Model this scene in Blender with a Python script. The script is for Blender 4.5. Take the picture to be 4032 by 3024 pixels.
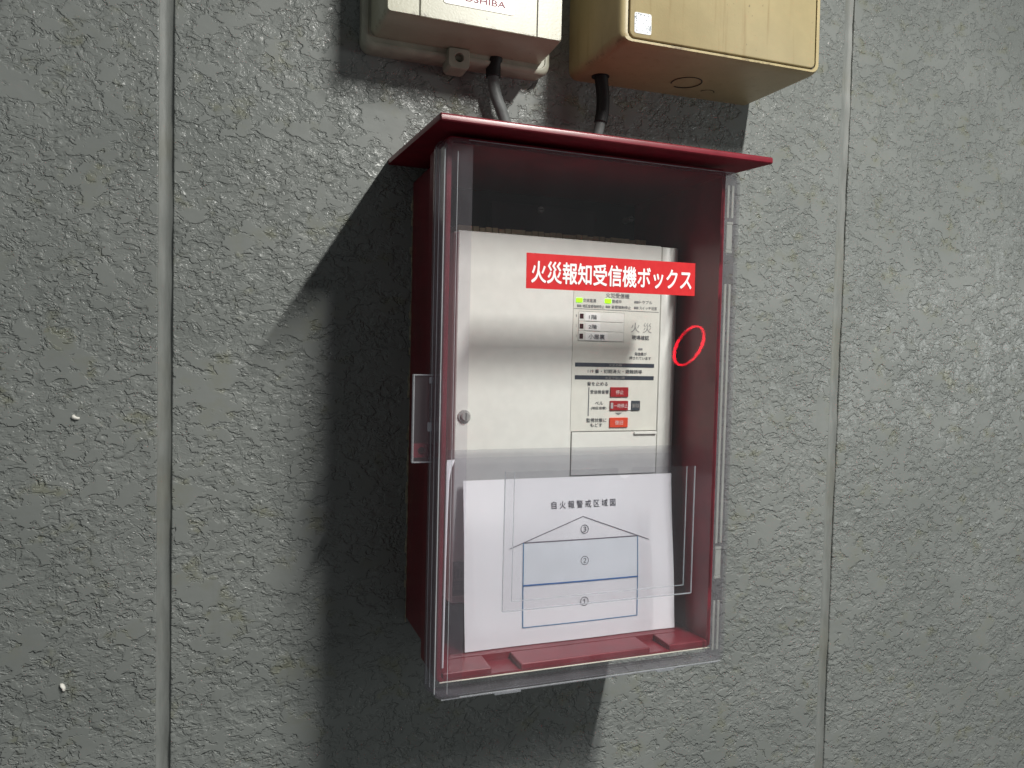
import bpy, bmesh, math, random
from mathutils import Matrix, Vector
random.seed(7)
S = bpy.context.scene
for o in list(bpy.data.objects):
    bpy.data.objects.remove(o)

# ------------------------------------------------------------------ camera, world, lamp, exposure
cam_data = bpy.data.cameras.new("camera")
cam_data.sensor_fit = 'HORIZONTAL'
cam_data.sensor_width = 36.0
cam_data.lens = 3000.0 / 4032.0 * 36.0
cam_data.clip_start = 0.02
cam_data.clip_end = 100.0
cam = bpy.data.objects.new("camera", cam_data)
S.collection.objects.link(cam)
right = Vector((0.93724161, -0.34786058, 0.02389928))
down = Vector((0.00836228, -0.04609767, -0.99890194))
fwd = Vector((0.34858031, 0.93641231, -0.04029574))
R = Matrix((right, -down, -fwd)).transposed()
cam.matrix_world = Matrix.Translation((0, -1.0, 0)) @ R.to_4x4()
S.camera = cam

world = bpy.data.worlds.new("World")
S.world = world
world.use_nodes = True
bg = world.node_tree.nodes["Background"]
bg.inputs[0].default_value = (0.95, 1.0, 1.0, 1)
bg.inputs[1].default_value = 0.115

lamp = bpy.data.lights.new("ceiling_lamp", 'AREA')       # a fluorescent tube running out from the wall, high on the right
lamp.shape = 'RECTANGLE'
lamp.size = 0.035
lamp.size_y = 0.85
lamp.energy = 82
lamp.color = (1.0, 0.985, 0.93)
lamp_o = bpy.data.objects.new("ceiling_lamp", lamp)
lamp_o.location = (0.86, -1.60, 1.23)
S.collection.objects.link(lamp_o)
lamp2 = bpy.data.lights.new("fill_lamp", 'AREA')          # added soft fill that brightens the wall on the right
lamp2.shape = 'RECTANGLE'
lamp2.size = 1.1
lamp2.size_y = 0.7
lamp2.energy = 15
lamp2.color = (0.96, 1.0, 0.98)
lamp2_o = bpy.data.objects.new("fill_lamp", lamp2)
lamp2_o.location = (3.3, -1.9, 0.1)
lamp2_o.rotation_euler = (Vector((0.9, 0, -0.2)) - Vector((3.3, -1.9, 0.1))).to_track_quat('-Z', 'Y').to_euler()
S.collection.objects.link(lamp2_o)

S.view_settings.view_transform = 'Standard'
S.view_settings.look = 'None'
S.view_settings.exposure = 0.0
S.view_settings.gamma = 1.0
S.cycles.transparent_max_bounces = 48
S.cycles.max_bounces = 10
S.cycles.sample_clamp_indirect = 6.0

# ------------------------------------------------------------------ node helpers
class NT:
    def __init__(self, name):
        self.m = bpy.data.materials.new(name)
        self.m.use_nodes = True
        self.t = self.m.node_tree
        self.t.nodes.clear()
        self.out = self.t.nodes.new("ShaderNodeOutputMaterial")
    def n(self, typ, **kw):
        nd = self.t.nodes.new(typ)
        for k, v in kw.items():
            setattr(nd, k, v)
        return nd
    def put(self, sock, v):
        if hasattr(v, "is_output"):
            self.t.links.new(v, sock)
        elif v is not None:
            if hasattr(sock.default_value, "__len__") and not hasattr(v, "__len__"):
                v = (v,) * len(sock.default_value)
            if hasattr(v, "__len__") and len(v) == 3 and len(sock.default_value) == 4:
                v = tuple(v) + (1,)
            sock.default_value = v
    def math(self, op, a, b=None, c=None, clamp=False):
        nd = self.n("ShaderNodeMath", operation=op, use_clamp=clamp)
        for i, v in enumerate((a, b, c)):
            if v is not None:
                self.put(nd.inputs[i], v)
        return nd.outputs[0]
    def mix(self, f, a, b, blend='MIX'):
        nd = self.n("ShaderNodeMix", data_type='RGBA', blend_type=blend)
        self.put(nd.inputs[0], f); self.put(nd.inputs[6], a); self.put(nd.inputs[7], b)
        return nd.outputs[2]
    def step(self, v, lo, hi, a=0.0, b=1.0):
        nd = self.n("ShaderNodeMapRange", interpolation_type='SMOOTHSTEP')
        self.put(nd.inputs[0], v); self.put(nd.inputs[1], lo); self.put(nd.inputs[2], hi)
        self.put(nd.inputs[3], a); self.put(nd.inputs[4], b)
        return nd.outputs[0]
    def coord(self, scale=(1, 1, 1), rot=(0, 0, 0)):
        tc = self.n("ShaderNodeTexCoord")
        mp = self.n("ShaderNodeMapping")
        mp.inputs["Scale"].default_value = scale
        mp.inputs["Rotation"].default_value = rot
        self.t.links.new(tc.outputs["Object"], mp.inputs[0])
        return mp.outputs[0]
    def noise(self, vec, scale, detail=4, rough=0.55, dist=0.0):
        nd = self.n("ShaderNodeTexNoise")
        self.t.links.new(vec, nd.inputs["Vector"])
        nd.inputs["Scale"].default_value = scale
        nd.inputs["Detail"].default_value = detail
        nd.inputs["Roughness"].default_value = rough
        nd.inputs["Distortion"].default_value = dist
        return nd.outputs[0]
    def bump(self, h, dist, strength=1.0, normal=None):
        nd = self.n("ShaderNodeBump")
        nd.inputs["Strength"].default_value = strength
        nd.inputs["Distance"].default_value = dist
        self.t.links.new(h, nd.inputs["Height"])
        if normal is not None:
            self.t.links.new(normal, nd.inputs["Normal"])
        return nd.outputs[0]
    def pbr(self, col, rough=0.4, normal=None, metal=0.0, coat=0.0, emit=None, es=0.0, spec=0.5):
        p = self.n("ShaderNodeBsdfPrincipled")
        self.put(p.inputs["Base Color"], col)
        self.put(p.inputs["Roughness"], rough)
        self.put(p.inputs["Metallic"], metal)
        p.inputs["Coat Weight"].default_value = coat
        p.inputs["Specular IOR Level"].default_value = spec
        p.inputs["Coat Roughness"].default_value = 0.12
        if emit:
            self.put(p.inputs["Emission Color"], emit)
            p.inputs["Emission Strength"].default_value = es
        if normal is not None:
            self.t.links.new(normal, p.inputs["Normal"])
        self.t.links.new(p.outputs[0], self.out.inputs[0])
        return self.m

def plain(name, col, rough=0.45, var=0.08, scale=40, metal=0.0, coat=0.0, bumpd=0.0, emit=None, es=0.0, spec=0.5, glow_var=0.0):
    """painted / moulded surface: faint mottling, faint relief"""
    t = NT(name)
    v = t.coord()
    nz = t.noise(v, scale, 5, 0.6)
    dark = tuple(c * (1 - var * 2) for c in col)
    lite = tuple(min(1, c * (1 + var)) for c in col)
    c = t.mix(t.step(nz, 0.3, 0.7), dark, lite)
    r = t.math('ADD', rough - 0.05, t.math('MULTIPLY', nz, 0.1))
    nrm = None
    if bumpd:
        nrm = t.bump(t.noise(v, 900, 3, 0.6), bumpd, 0.6)
    m = t.pbr(c, r, nrm, metal, coat, emit, es, spec)
    if glow_var:
        for nd in t.t.nodes:
            if nd.type == 'BSDF_PRINCIPLED':
                t.put(nd.inputs["Emission Strength"], t.math('MULTIPLY', t.step(t.noise(v, 28, 3), 0.3, 0.7, 1.0 - glow_var, 1.0 + glow_var * 0.5), es))
    return m

# ------------------------------------------------------------------ materials
def mat_wall():
    t = NT("stucco_paint")
    v = t.coord((0.8, 1, 1.05), (0, math.radians(12), 0))
    # warp
    w = t.n("ShaderNodeTexNoise"); t.t.links.new(v, w.inputs["Vector"])
    w.inputs["Scale"].default_value = 60; w.inputs["Detail"].default_value = 3
    vm = t.n("ShaderNodeVectorMath", operation='MULTIPLY_ADD')
    t.t.links.new(w.outputs[1], vm.inputs[0]); vm.inputs[1].default_value = (0.02, 0.02, 0.02)
    t.t.links.new(v, vm.inputs[2])
    vw = vm.outputs[0]
    big = t.noise(vw, 19, 2, 0.5)
    mid = t.noise(vw, 62, 3, 0.55, 0.2)
    f = t.math('ADD', t.math('MULTIPLY', big, 0.42), t.math('MULTIPLY', mid, 0.66))
    plate = t.step(f, 0.535, 0.60)                  # trowelled-down areas
    low = t.math('SUBTRACT', 1.0, plate)
    # torn edges: steps of two noise fields, broken into short worm-like strokes
    e1 = t.step(t.noise(vw, 70, 3, 0.55, 0.3), 0.46, 0.53)
    e2 = t.step(t.noise(vw, 118, 2.5, 0.55, 0.4), 0.42, 0.56)
    gate = t.step(t.noise(v, 38, 2, 0.5), 0.40, 0.58, 0.35, 1.0)
    fine = t.noise(v, 230, 2.5, 0.6, 0.3)
    h = t.math('MULTIPLY', t.math('ADD', t.math('MULTIPLY', e1, 0.60), t.math('MULTIPLY', e2, 0.42)), t.math('MULTIPLY', gate, low))
    h = t.math('ADD', h, t.math('MULTIPLY', plate, 0.95))
    h = t.math('ADD', h, t.math('MULTIPLY', t.math('MULTIPLY', fine, low), 0.22))
    h = t.math('ADD', h, t.math('MULTIPLY', t.noise(v, 26, 2), 0.45))
    h = t.math('ADD', h, t.math('MULTIPLY', t.noise(v, 95, 2), 0.10))
    nrm = t.bump(h, 0.0021, 1.0)
    tone = t.noise(v, 5.5, 5, 0.6)
    c = t.mix(t.step(tone, 0.3, 0.7), (0.184, 0.197, 0.189), (0.223, 0.236, 0.227))
    # thin algae tint in the low parts
    alg = t.math('MULTIPLY', t.step(t.noise(v, 19, 4, 0.65), 0.54, 0.68), t.math('SUBTRACT', 1.0, t.math('MULTIPLY', plate, 0.6)))
    c = t.mix(t.math('MULTIPLY', alg, 0.45), c, (0.19, 0.19, 0.11))
    c = t.mix(t.math('MULTIPLY', t.step(t.noise(t.coord((1, 1, 0.07)), 26, 5, 0.65), 0.55, 0.75), 0.22), c, (0.13, 0.135, 0.125))   # rain streaks
    r = t.math('ADD', 0.27, t.math('MULTIPLY', plate, 0.26))
    return t.pbr(c, r, nrm, spec=0.30)

def mat_sealant():
    t = NT("joint_sealant")
    v = t.coord((1, 1, 0.15))
    nz = t.noise(v, 160, 4, 0.6)
    c = t.mix(t.step(nz, 0.3, 0.7), (0.18, 0.19, 0.182), (0.225, 0.236, 0.226))
    c = t.mix(t.math('MULTIPLY', t.step(t.noise(t.coord(), 9, 4, 0.6), 0.5, 0.7), 0.35), c, (0.17, 0.165, 0.12))
    return t.pbr(c, 0.5, t.bump(nz, 0.0006, 0.7), spec=0.35)

def thin_clear(name, tint, haze, haze_col=(0.8, 0.82, 0.85), rough=0.02, spec=1.0, low_veil=0.0):
    """thin acrylic / film: straight-through light, Schlick reflection, a little scatter from scuffs"""
    t = NT(name)
    lw = t.n("ShaderNodeLayerWeight"); lw.inputs[0].default_value = 0.5
    f5 = t.math('POWER', lw.outputs["Facing"], 5.0)
    fr = t.math('MULTIPLY', t.math('ADD', t.math('MULTIPLY', f5, 0.7), 0.04), spec)
    tr = t.n("ShaderNodeBsdfTransparent"); t.put(tr.inputs[0], tint)
    df = t.n("ShaderNodeBsdfDiffuse"); t.put(df.inputs[0], haze_col)
    tl = t.n("ShaderNodeBsdfTranslucent"); t.put(tl.inputs[0], haze_col)
    gl = t.n("ShaderNodeBsdfGlossy"); t.put(gl.inputs[0], (1, 1, 1)); gl.inputs["Roughness"].default_value = rough
    ms = t.n("ShaderNodeMixShader"); ms.inputs[0].default_value = 0.4
    t.t.links.new(df.outputs[0], ms.inputs[1]); t.t.links.new(tl.outputs[0], ms.inputs[2])
    scuff = t.noise(t.coord((1, 1, 0.35)), 30, 6, 0.7)
    hz = t.math('MULTIPLY', t.step(scuff, 0.2, 0.8, 0.6, 1.4), haze)
    if low_veil:                                          # milky veil low on the pane, standing in for its reflections
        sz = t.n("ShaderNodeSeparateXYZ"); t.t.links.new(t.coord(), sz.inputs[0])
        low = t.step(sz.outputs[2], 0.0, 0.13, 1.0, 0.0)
        hz = t.math('ADD', hz, t.math('MULTIPLY', t.math('MULTIPLY', low, t.step(scuff, 0.2, 0.8, 0.5, 1.5)), low_veil))
    m1 = t.n("ShaderNodeMixShader"); t.t.links.new(hz, m1.inputs[0])
    t.t.links.new(tr.outputs[0], m1.inputs[1]); t.t.links.new(ms.outputs[0], m1.inputs[2])
    m2 = t.n("ShaderNodeMixShader"); t.t.links.new(fr, m2.inputs[0])
    t.t.links.new(m1.outputs[0], m2.inputs[1]); t.t.links.new(gl.outputs[0], m2.inputs[2])
    t.t.links.new(m2.outputs[0], t.out.inputs[0])
    return t.m

def mat_grimy(name, col, grime, rough=0.38, streak=0.3, speck=0.5, edge_z=0.0):
    """old enamelled casing: rain streaks, rust specks, soot"""
    t = NT(name)
    v = t.coord()
    base = t.mix(t.step(t.noise(v, 14, 5, 0.6), 0.3, 0.75), tuple(c * 0.88 for c in col), tuple(min(1, c * 1.05) for c in col))
    st = t.step(t.noise(t.coord((1, 1, 0.06)), 85, 5, 0.65, 0.2), 0.54, 0.74)
    base = t.mix(t.math('MULTIPLY', st, streak), base, grime)
    sp = t.step(t.noise(v, 230, 2, 0.5), 0.70, 0.74)
    gate = t.step(t.noise(v, 22, 3, 0.6), 0.50, 0.62)
    base = t.mix(t.math('MULTIPLY', t.math('MULTIPLY', sp, gate), speck), base, (0.05, 0.035, 0.025))
    # soot and rust collected along the lower edge
    sx = t.n("ShaderNodeSeparateXYZ"); t.t.links.new(v, sx.inputs[0])
    em = t.math('MULTIPLY', t.step(sx.outputs[2], edge_z - 0.008, edge_z, 1.0, 0.0), t.step(t.noise(v, 75, 5, 0.7), 0.48, 0.66))
    gn = t.n("ShaderNodeNewGeometry"); sn = t.n("ShaderNodeSeparateXYZ"); t.t.links.new(gn.outputs["Normal"], sn.inputs[0])
    em = t.math('MULTIPLY', em, t.step(sn.outputs[2], -0.95, -0.6))
    base = t.mix(t.math('MULTIPLY', em, 0.9), base, (0.085, 0.05, 0.035))
    nrm = t.bump(t.noise(v, 420, 3, 0.6), 0.00025, 0.6)
    return t.pbr(base, rough, nrm)

M = dict(
    wall=mat_wall(), sealant=mat_sealant(),
    red=plain("crimson_plastic", (0.175, 0.0072, 0.0185), 0.30, 0.10, 30, bumpd=0.00008, spec=0.5),
    red_matte=plain("crimson_grained_plastic", (0.150, 0.0065, 0.015), 0.75, 0.10, 30, bumpd=0.0002, spec=0.12),
    red_lug=plain("crimson_lug", (0.24, 0.012, 0.027), 0.35, 0.06, 60),
    clear=thin_clear("clear_acrylic", (0.98, 0.98, 0.985), 0.004, low_veil=0.03),
    rim=thin_clear("scuffed_acrylic", (0.86, 0.85, 0.875), 0.13, (0.50, 0.48, 0.53), rough=0.08),
    bevel=thin_clear("scuffed_acrylic_bevel", (0.92, 0.915, 0.935), 0.065, (0.60, 0.58, 0.63), rough=0.05),
    pale_bar=thin_clear("pale_hazed_acrylic", (0.85, 0.87, 0.86), 0.50, (0.62, 0.63, 0.60), rough=0.12),
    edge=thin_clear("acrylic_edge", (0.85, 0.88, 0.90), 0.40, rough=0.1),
    film=thin_clear("document_film", (0.80, 0.80, 0.825), 0.03, (0.50, 0.53, 0.66), rough=0.12, spec=0.8),
    film_front=thin_clear("document_film_front", (0.915, 0.915, 0.93), 0.02, (0.50, 0.53, 0.66), rough=0.12, spec=0.8),
    pocket=thin_clear("pocket_film", (0.97, 0.97, 0.975), 0.006),
    toshiba=mat_grimy("cream_enamel", (0.44, 0.43, 0.325), (0.30, 0.275, 0.20), 0.35, 0.25, 0.85, edge_z=0.0225),
    cream_gate=plain("cream_bakelite", (0.36, 0.355, 0.285), 0.45, 0.1, 30),
    yellow=mat_grimy("aged_ochre_plastic", (0.45, 0.368, 0.196), (0.30, 0.21, 0.095), 0.42, 0.62, 0.5, edge_z=0.0090),
    recess=plain("dark_recess", (0.035, 0.028, 0.02), 0.7),
    white_box=plain("receiver_enamel", (0.79, 0.795, 0.745), 0.38, 0.02, 60, bumpd=0.00008),
    panel=plain("panel_film", (0.74, 0.74, 0.67), 0.42, 0.02, 60),
    label=plain("white_label", (0.86, 0.86, 0.84), 0.5, 0.01),
    ink=plain("grey_ink", (0.055, 0.06, 0.075), 0.6, 0.05),
    ink_mid=plain("mid_grey_ink", (0.16, 0.165, 0.18), 0.6, 0.05),
    ink_pale=plain("pale_grey_ink", (0.33, 0.33, 0.32), 0.6, 0.05),
    bar=plain("slate_print", (0.032, 0.042, 0.062), 0.5, 0.08),
    slot=plain("unlit_lamp", (0.25, 0.25, 0.25), 0.35, 0.05),
    led=plain("green_lamp", (0.3, 0.9, 0.02), 0.3, 0.02, emit=(0.36, 1.0, 0.005), es=1.0),
    zone_lamp=plain("dark_red_lamp", (0.055, 0.018, 0.022), 0.25, 0.1),
    btn=plain("red_key", (0.36, 0.018, 0.022), 0.35, 0.05),
    btn_orange=plain("orange_key", (0.72, 0.075, 0.03), 0.35, 0.04),
    btn_dark=plain("slate_key", (0.06, 0.07, 0.085), 0.35, 0.05),
    grey_tab=plain("grey_tab", (0.42, 0.42, 0.42), 0.4, 0.05),
    white_print=plain("white_print", (0.86, 0.84, 0.84), 0.5, 0.01),
    pink_print=plain("faded_white_print", (0.80, 0.62, 0.60), 0.5, 0.01),
    sign=plain("red_vinyl", (0.60, 0.022, 0.026), 0.33, 0.03, 120),
    chrome=plain("chromed_metal", (0.55, 0.55, 0.53), 0.2, 0.05, metal=0.45),
    zinc=plain("zinc_screw", (0.40, 0.40, 0.40), 0.4, 0.1, metal=0.2),
    back=plain("dark_mount_board", (0.016, 0.006, 0.012), 0.55, 0.2, 20),
    back2=plain("dark_cover", (0.030, 0.014, 0.024), 0.5, 0.2, 20),
    terminal=plain("tan_terminal", (0.52, 0.42, 0.25), 0.5, 0.1),
    paper=plain("copy_paper", (0.93, 0.93, 0.955), 0.7, 0.015, 12),
    print_dark=plain("toner", (0.055, 0.05, 0.07), 0.7, 0.1, 400),
    print_line=plain("toner_line", (0.20, 0.18, 0.21), 0.7, 0.1, 400),
    blue=plain("blue_pen", (0.09, 0.26, 0.46), 0.6, 0.1, 300),
    blue_dark=plain("blue_marker", (0.05, 0.18, 0.48), 0.6, 0.1, 300),
    blue_wash=plain("pale_blue_wash", (0.86, 0.905, 0.945), 0.7, 0.02, 30),
    maroon_ink=plain("maroon_ink", (0.26, 0.055, 0.085), 0.55, 0.25, 500),
    plate=plain("cream_name_plate", (0.88, 0.87, 0.80), 0.3, 0.02, 200),
    foil=plain("silvered_sticker", (0.82, 0.85, 0.86), 0.25, 0.04, 300),
    foil_ink=plain("steel_blue_print", (0.16, 0.21, 0.30), 0.4, 0.2, 600),
    cable=plain("grey_cable", (0.135, 0.145, 0.145), 0.5, 0.1, 80),
    black=plain("black_conduit", (0.008, 0.008, 0.009), 0.55, 0.1, 80),
    chip=plain("white_filler", (0.82, 0.80, 0.74), 0.7, 0.03, 300, bumpd=0.0005),
    seal=plain("cream_seal", (0.62, 0.60, 0.50), 0.5, 0.05, 80),
    caulk=plain("old_caulk", (0.34, 0.31, 0.22), 0.7, 0.2, 120, bumpd=0.0006),
    ring=plain("red_light_ring", (0.9, 0.02, 0.03), 0.3, 0.02, emit=(1.0, 0.012, 0.03), es=22.0, glow_var=0.75),
    ring_body=plain("lamp_body", (0.05, 0.01, 0.012), 0.4, 0.05),
)

# ------------------------------------------------------------------ object helpers
ORG = {}
def thing(name, label, cat, loc, group=None, rot=None):
    o = bpy.data.objects.new(name, None)
    o.empty_display_size = 0.02
    S.collection.objects.link(o)
    o.location = loc
    if rot:
        o.rotation_euler = rot
    o["label"] = label
    o["category"] = cat
    if group:
        o["group"] = group
    ORG[o.name] = Vector(loc)
    return o

def link(name, me, mat, parent=None, smooth=False, label=None):
    """mesh given in world coordinates; re-based on its thing's origin"""
    o = bpy.data.objects.new(name, me)
    S.collection.objects.link(o)
    for mm in (mat if isinstance(mat, (list, tuple)) else [mat]):
        me.materials.append(mm)
    if parent is not None:
        org = ORG[parent.name]
        me.transform(Matrix.Translation(-org))
        o.parent = parent
        ORG[o.name] = org
    if smooth:
        for p in me.polygons:
            p.use_smooth = True
    if label:
        o["label"] = label
    return o

def mesh_from(bm, name):
    bmesh.ops.recalc_face_normals(bm, faces=bm.faces)
    me = bpy.data.meshes.new(name)
    bm.to_mesh(me)
    bm.free()
    return me

def add_box(bm, x0, x1, y0, y1, z0, z1, bev=0.0, seg=2):
    vs = [bm.verts.new(c) for c in ((x0, y0, z0), (x1, y0, z0), (x1, y1, z0), (x0, y1, z0),
                                    (x0, y0, z1), (x1, y0, z1), (x1, y1, z1), (x0, y1, z1))]
    fs = [bm.faces.new([vs[i] for i in f]) for f in
          ((0, 1, 5, 4), (1, 2, 6, 5), (2, 3, 7, 6), (3, 0, 4, 7), (4, 5, 6, 7), (3, 2, 1, 0))]
    if bev:
        es = {e for f in fs for e in f.edges}
        bmesh.ops.bevel(bm, geom=list(es), offset=bev, segments=seg, affect='EDGES', profile=0.5)

def box(name, x0, x1, y0, y1, z0, z1, mat, parent=None, bev=0.0, seg=2, label=None):
    bm = bmesh.new()
    add_box(bm, x0, x1, y0, y1, z0, z1, bev, seg)
    return link(name, mesh_from(bm, name), mat, parent, label=label)

def rrect(x0, x1, z0, z1, r, seg=4):
    rs = r if isinstance(r, (tuple, list)) else (r,) * 4      # BL, BR, TR, TL
    pts = []
    for (cx, cz, a0, rr) in ((x0 + rs[0], z0 + rs[0], 180, rs[0]), (x1 - rs[1], z0 + rs[1], 270, rs[1]),
                             (x1 - rs[2], z1 - rs[2], 0, rs[2]), (x0 + rs[3], z1 - rs[3], 90, rs[3])):
        for i in range(seg + 1):
            a = math.radians(a0 + 90 * i / seg)
            pts.append((cx + rr * math.cos(a), cz + rr * math.sin(a)))
    return pts

def loft(bm, loops, cap0=False, cap1=True, mats=None):
    """loops: list of (Y, [(x,z)...])"""
    rings = [[bm.verts.new((x, y, z)) for x, z in pts] for y, pts in loops]
    n = len(rings[0])
    for k in range(len(rings) - 1):
        for i in range(n):
            f = bm.faces.new((rings[k][i], rings[k][(i + 1) % n], rings[k + 1][(i + 1) % n], rings[k + 1][i]))
            if mats:
                f.material_index = mats[k]
    if cap0:
        f = bm.faces.new(rings[0])
        if mats: f.material_index = mats[0]
    if cap1:
        f = bm.faces.new(rings[-1][::-1])
        if mats: f.material_index = mats[-1]
    return rings

def lofted(name, loops, mat, parent=None, cap0=False, cap1=True, mats=None, smooth_angle=None, label=None):
    bm = bmesh.new()
    loft(bm, loops, cap0, cap1, mats)
    o = link(name, mesh_from(bm, name), mat, parent, label=label)
    if smooth_angle:
        o.data.shade_smooth() if hasattr(o.data, "shade_smooth") else None
        o.data.set_sharp_from_angle(angle=math.radians(smooth_angle))
    return o

def plate(name, rect, y, d, mat, parent, r=0.0, label=None):
    """thin rounded plate, rect = (x0,x1,z0,z1), front face at y, thickness d backwards"""
    x0, x1, z0, z1 = rect
    r = max(r, 1e-5)
    b = min(d * 0.4, r * 0.5, 0.0006)
    return lofted(name, [(y + d, rrect(x0, x1, z0, z1, r, 3)), (y + b, rrect(x0, x1, z0, z1, r, 3)),
                         (y, rrect(x0 + b, x1 - b, z0 + b, z1 - b, max(r - b, 1e-6), 3))], mat, parent, cap0=True, label=label)

def poly_plane(name, polys, y, mat, parent):
    bm = bmesh.new()
    for pts in polys:
        bm.faces.new([bm.verts.new((x, y, z)) for x, z in pts])
    return link(name, mesh_from(bm, name), mat, parent)

def seg_poly(a, b, w):
    (x0, z0), (x1, z1) = a, b
    dx, dz = x1 - x0, z1 - z0
    L = math.hypot(dx, dz)
    nx, nz = -dz / L * w / 2, dx / L * w / 2
    return [(x0 + nx, z0 + nz), (x0 - nx, z0 - nz), (x1 - nx, z1 - nz), (x1 + nx, z1 + nz)]

def disc(bm, cx, cy, cz, r, depth, seg=20, bev=0.0):
    """cylinder with its axis along Y, front at cy, going back by depth"""
    loops = [(cy + depth, [(cx + r * math.cos(2 * math.pi * i / seg), cz + r * math.sin(2 * math.pi * i / seg)) for i in range(seg)]),
             (cy + bev, [(cx + r * math.cos(2 * math.pi * i / seg), cz + r * math.sin(2 * math.pi * i / seg)) for i in range(seg)])]
    if bev:
        loops.append((cy, [(cx + (r - bev) * math.cos(2 * math.pi * i / seg), cz + (r - bev) * math.sin(2 * math.pi * i / seg)) for i in range(seg)]))
    loft(bm, loops, True, True)

def text(name, s, rect, y, mat, parent, bold=0.0, rot=0.0, xf=None):
    """flat print fitted into rect; bold = stroke growth as a share of the em, done by stacking shifted copies"""
    cu = bpy.data.curves.new(name, 'FONT')
    cu.body = s
    cu.size = 1.0
    cu.resolution_u = 4
    tmp = bpy.data.objects.new("tmp_text", cu)
    S.collection.objects.link(tmp)
    dg = bpy.context.evaluated_depsgraph_get()
    me = bpy.data.meshes.new_from_object(tmp.evaluated_get(dg))
    bpy.data.objects.remove(tmp)
    bpy.data.curves.remove(cu)
    V = [v.co.copy() for v in me.vertices]
    F = [tuple(p.vertices) for p in me.polygons]
    bpy.data.meshes.remove(me)
    xs = [v.x for v in V]; ys = [v.y for v in V]
    ax, bx, ay, by = min(xs) - bold, max(xs) + bold, min(ys) - bold, max(ys) + bold
    x0, x1, z0, z1 = rect
    shifts = [(0, 0)]
    if bold:
        shifts += [(bold * math.cos(a), bold * math.sin(a)) for a in (0.4, 1.97, 3.54, 5.11)]
    verts, faces = [], []
    for k, (sx, sy) in enumerate(shifts):
        base = len(verts)
        for v in V:
            u = x0 + (v.x + sx - ax) / (bx - ax) * (x1 - x0)
            w = z0 + (v.y + sy - ay) / max(1e-6, by - ay) * (z1 - z0)
            if rot:
                cxm, czm = (x0 + x1) / 2, (z0 + z1) / 2
                du, dw = u - cxm, w - czm
                u = cxm + du * math.cos(rot) - dw * math.sin(rot)
                w = czm + du * math.sin(rot) + dw * math.cos(rot)
            p = xf(u, w) if xf else Vector((u, y, w))
            p.y -= k * 0.00002
            verts.append(p)
        faces += [tuple(i + base for i in f) for f in F]
    me = bpy.data.meshes.new(name)
    me.from_pydata(verts, [], faces)
    me.update()
    return link(name, me, mat, parent)

def tube(name, pts, r, mat, parent=None, seg=12, radii=None, smooth=True):
    """round tube along a smoothed path"""
    P = [Vector(p) for p in pts]
    path, rr = [], []
    radii = radii or [r] * len(P)
    for i in range(len(P) - 1):
        p0 = P[max(i - 1, 0)]; p1 = P[i]; p2 = P[i + 1]; p3 = P[min(i + 2, len(P) - 1)]
        for k in range(6):
            t = k / 6
            path.append(0.5 * ((2 * p1) + (p2 - p0) * t + (2 * p0 - 5 * p1 + 4 * p2 - p3) * t * t + (3 * p1 - p0 - 3 * p2 + p3) * t ** 3))
            rr.append(radii[i] * (1 - t) + radii[i + 1] * t)
    path.append(P[-1]); rr.append(radii[-1])
    bm = bmesh.new()
    rings = []
    for i, p in enumerate(path):
        d = (path[min(i + 1, len(path) - 1)] - path[max(i - 1, 0)]).normalized()
        a = d.cross(Vector((0.13, 1, 0.07))).normalized()
        b = d.cross(a)
        rings.append([bm.verts.new(p + (a * math.cos(2 * math.pi * k / seg) + b * math.sin(2 * math.pi * k / seg)) * rr[i]) for k in range(seg)])
    for i in range(len(rings) - 1):
        for k in range(seg):
            bm.faces.new((rings[i][k], rings[i][(k + 1) % seg], rings[i + 1][(k + 1) % seg], rings[i + 1][k]))
    bm.faces.new(rings[0]); bm.faces.new(rings[-1])
    return link(name, mesh_from(bm, name), mat, parent, smooth=smooth)

# ------------------------------------------------------------------ the wall
wall = bpy.data.objects.new("wall", None)
S.collection.objects.link(wall)
wall["kind"] = "structure"
ORG["wall"] = Vector((0, 0, 0))
GL, GR = (-0.0798, -0.0635), (0.9360, 0.9550)
Z0, Z1 = -1.25, 1.35
for a, b in ((-1.5, GL[0]), (GL[1], GR[0]), (GR[1], 2.6)):
    box("panel", a, b, 0.0, 0.05, Z0, Z1, M['wall'], wall, bev=0.0016, seg=3)
def sealant(a, b, seed):
    rnd = random.Random(seed)
    bm = bmesh.new()
    nz, nx = 140, 8
    rows = []
    for j in range(nz + 1):
        z = Z0 + (Z1 - Z0) * j / nz
        wob = 0.0007 * math.sin(z * 23 + seed) + 0.0005 * math.sin(z * 71) + rnd.uniform(-0.0005, 0.0005)
        row = []
        for i in range(nx + 1):
            u = i / nx
            dep = 0.0026 + 0.0034 * math.sin(math.pi * u) + wob
            row.append(bm.verts.new((a + (b - a) * u, dep, z)))
        rows.append(row)
    for j in range(nz):
        for i in range(nx):
            bm.faces.new((rows[j][i], rows[j][i + 1], rows[j + 1][i + 1], rows[j + 1][i]))
    link("sealant_joint", mesh_from(bm, "sealant_joint"), M['sealant'], wall, smooth=True)
sealant(GL[0] - 0.001, GL[1] + 0.001, 1)
sealant(GR[0] - 0.001, GR[1] + 0.001, 2)

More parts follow.
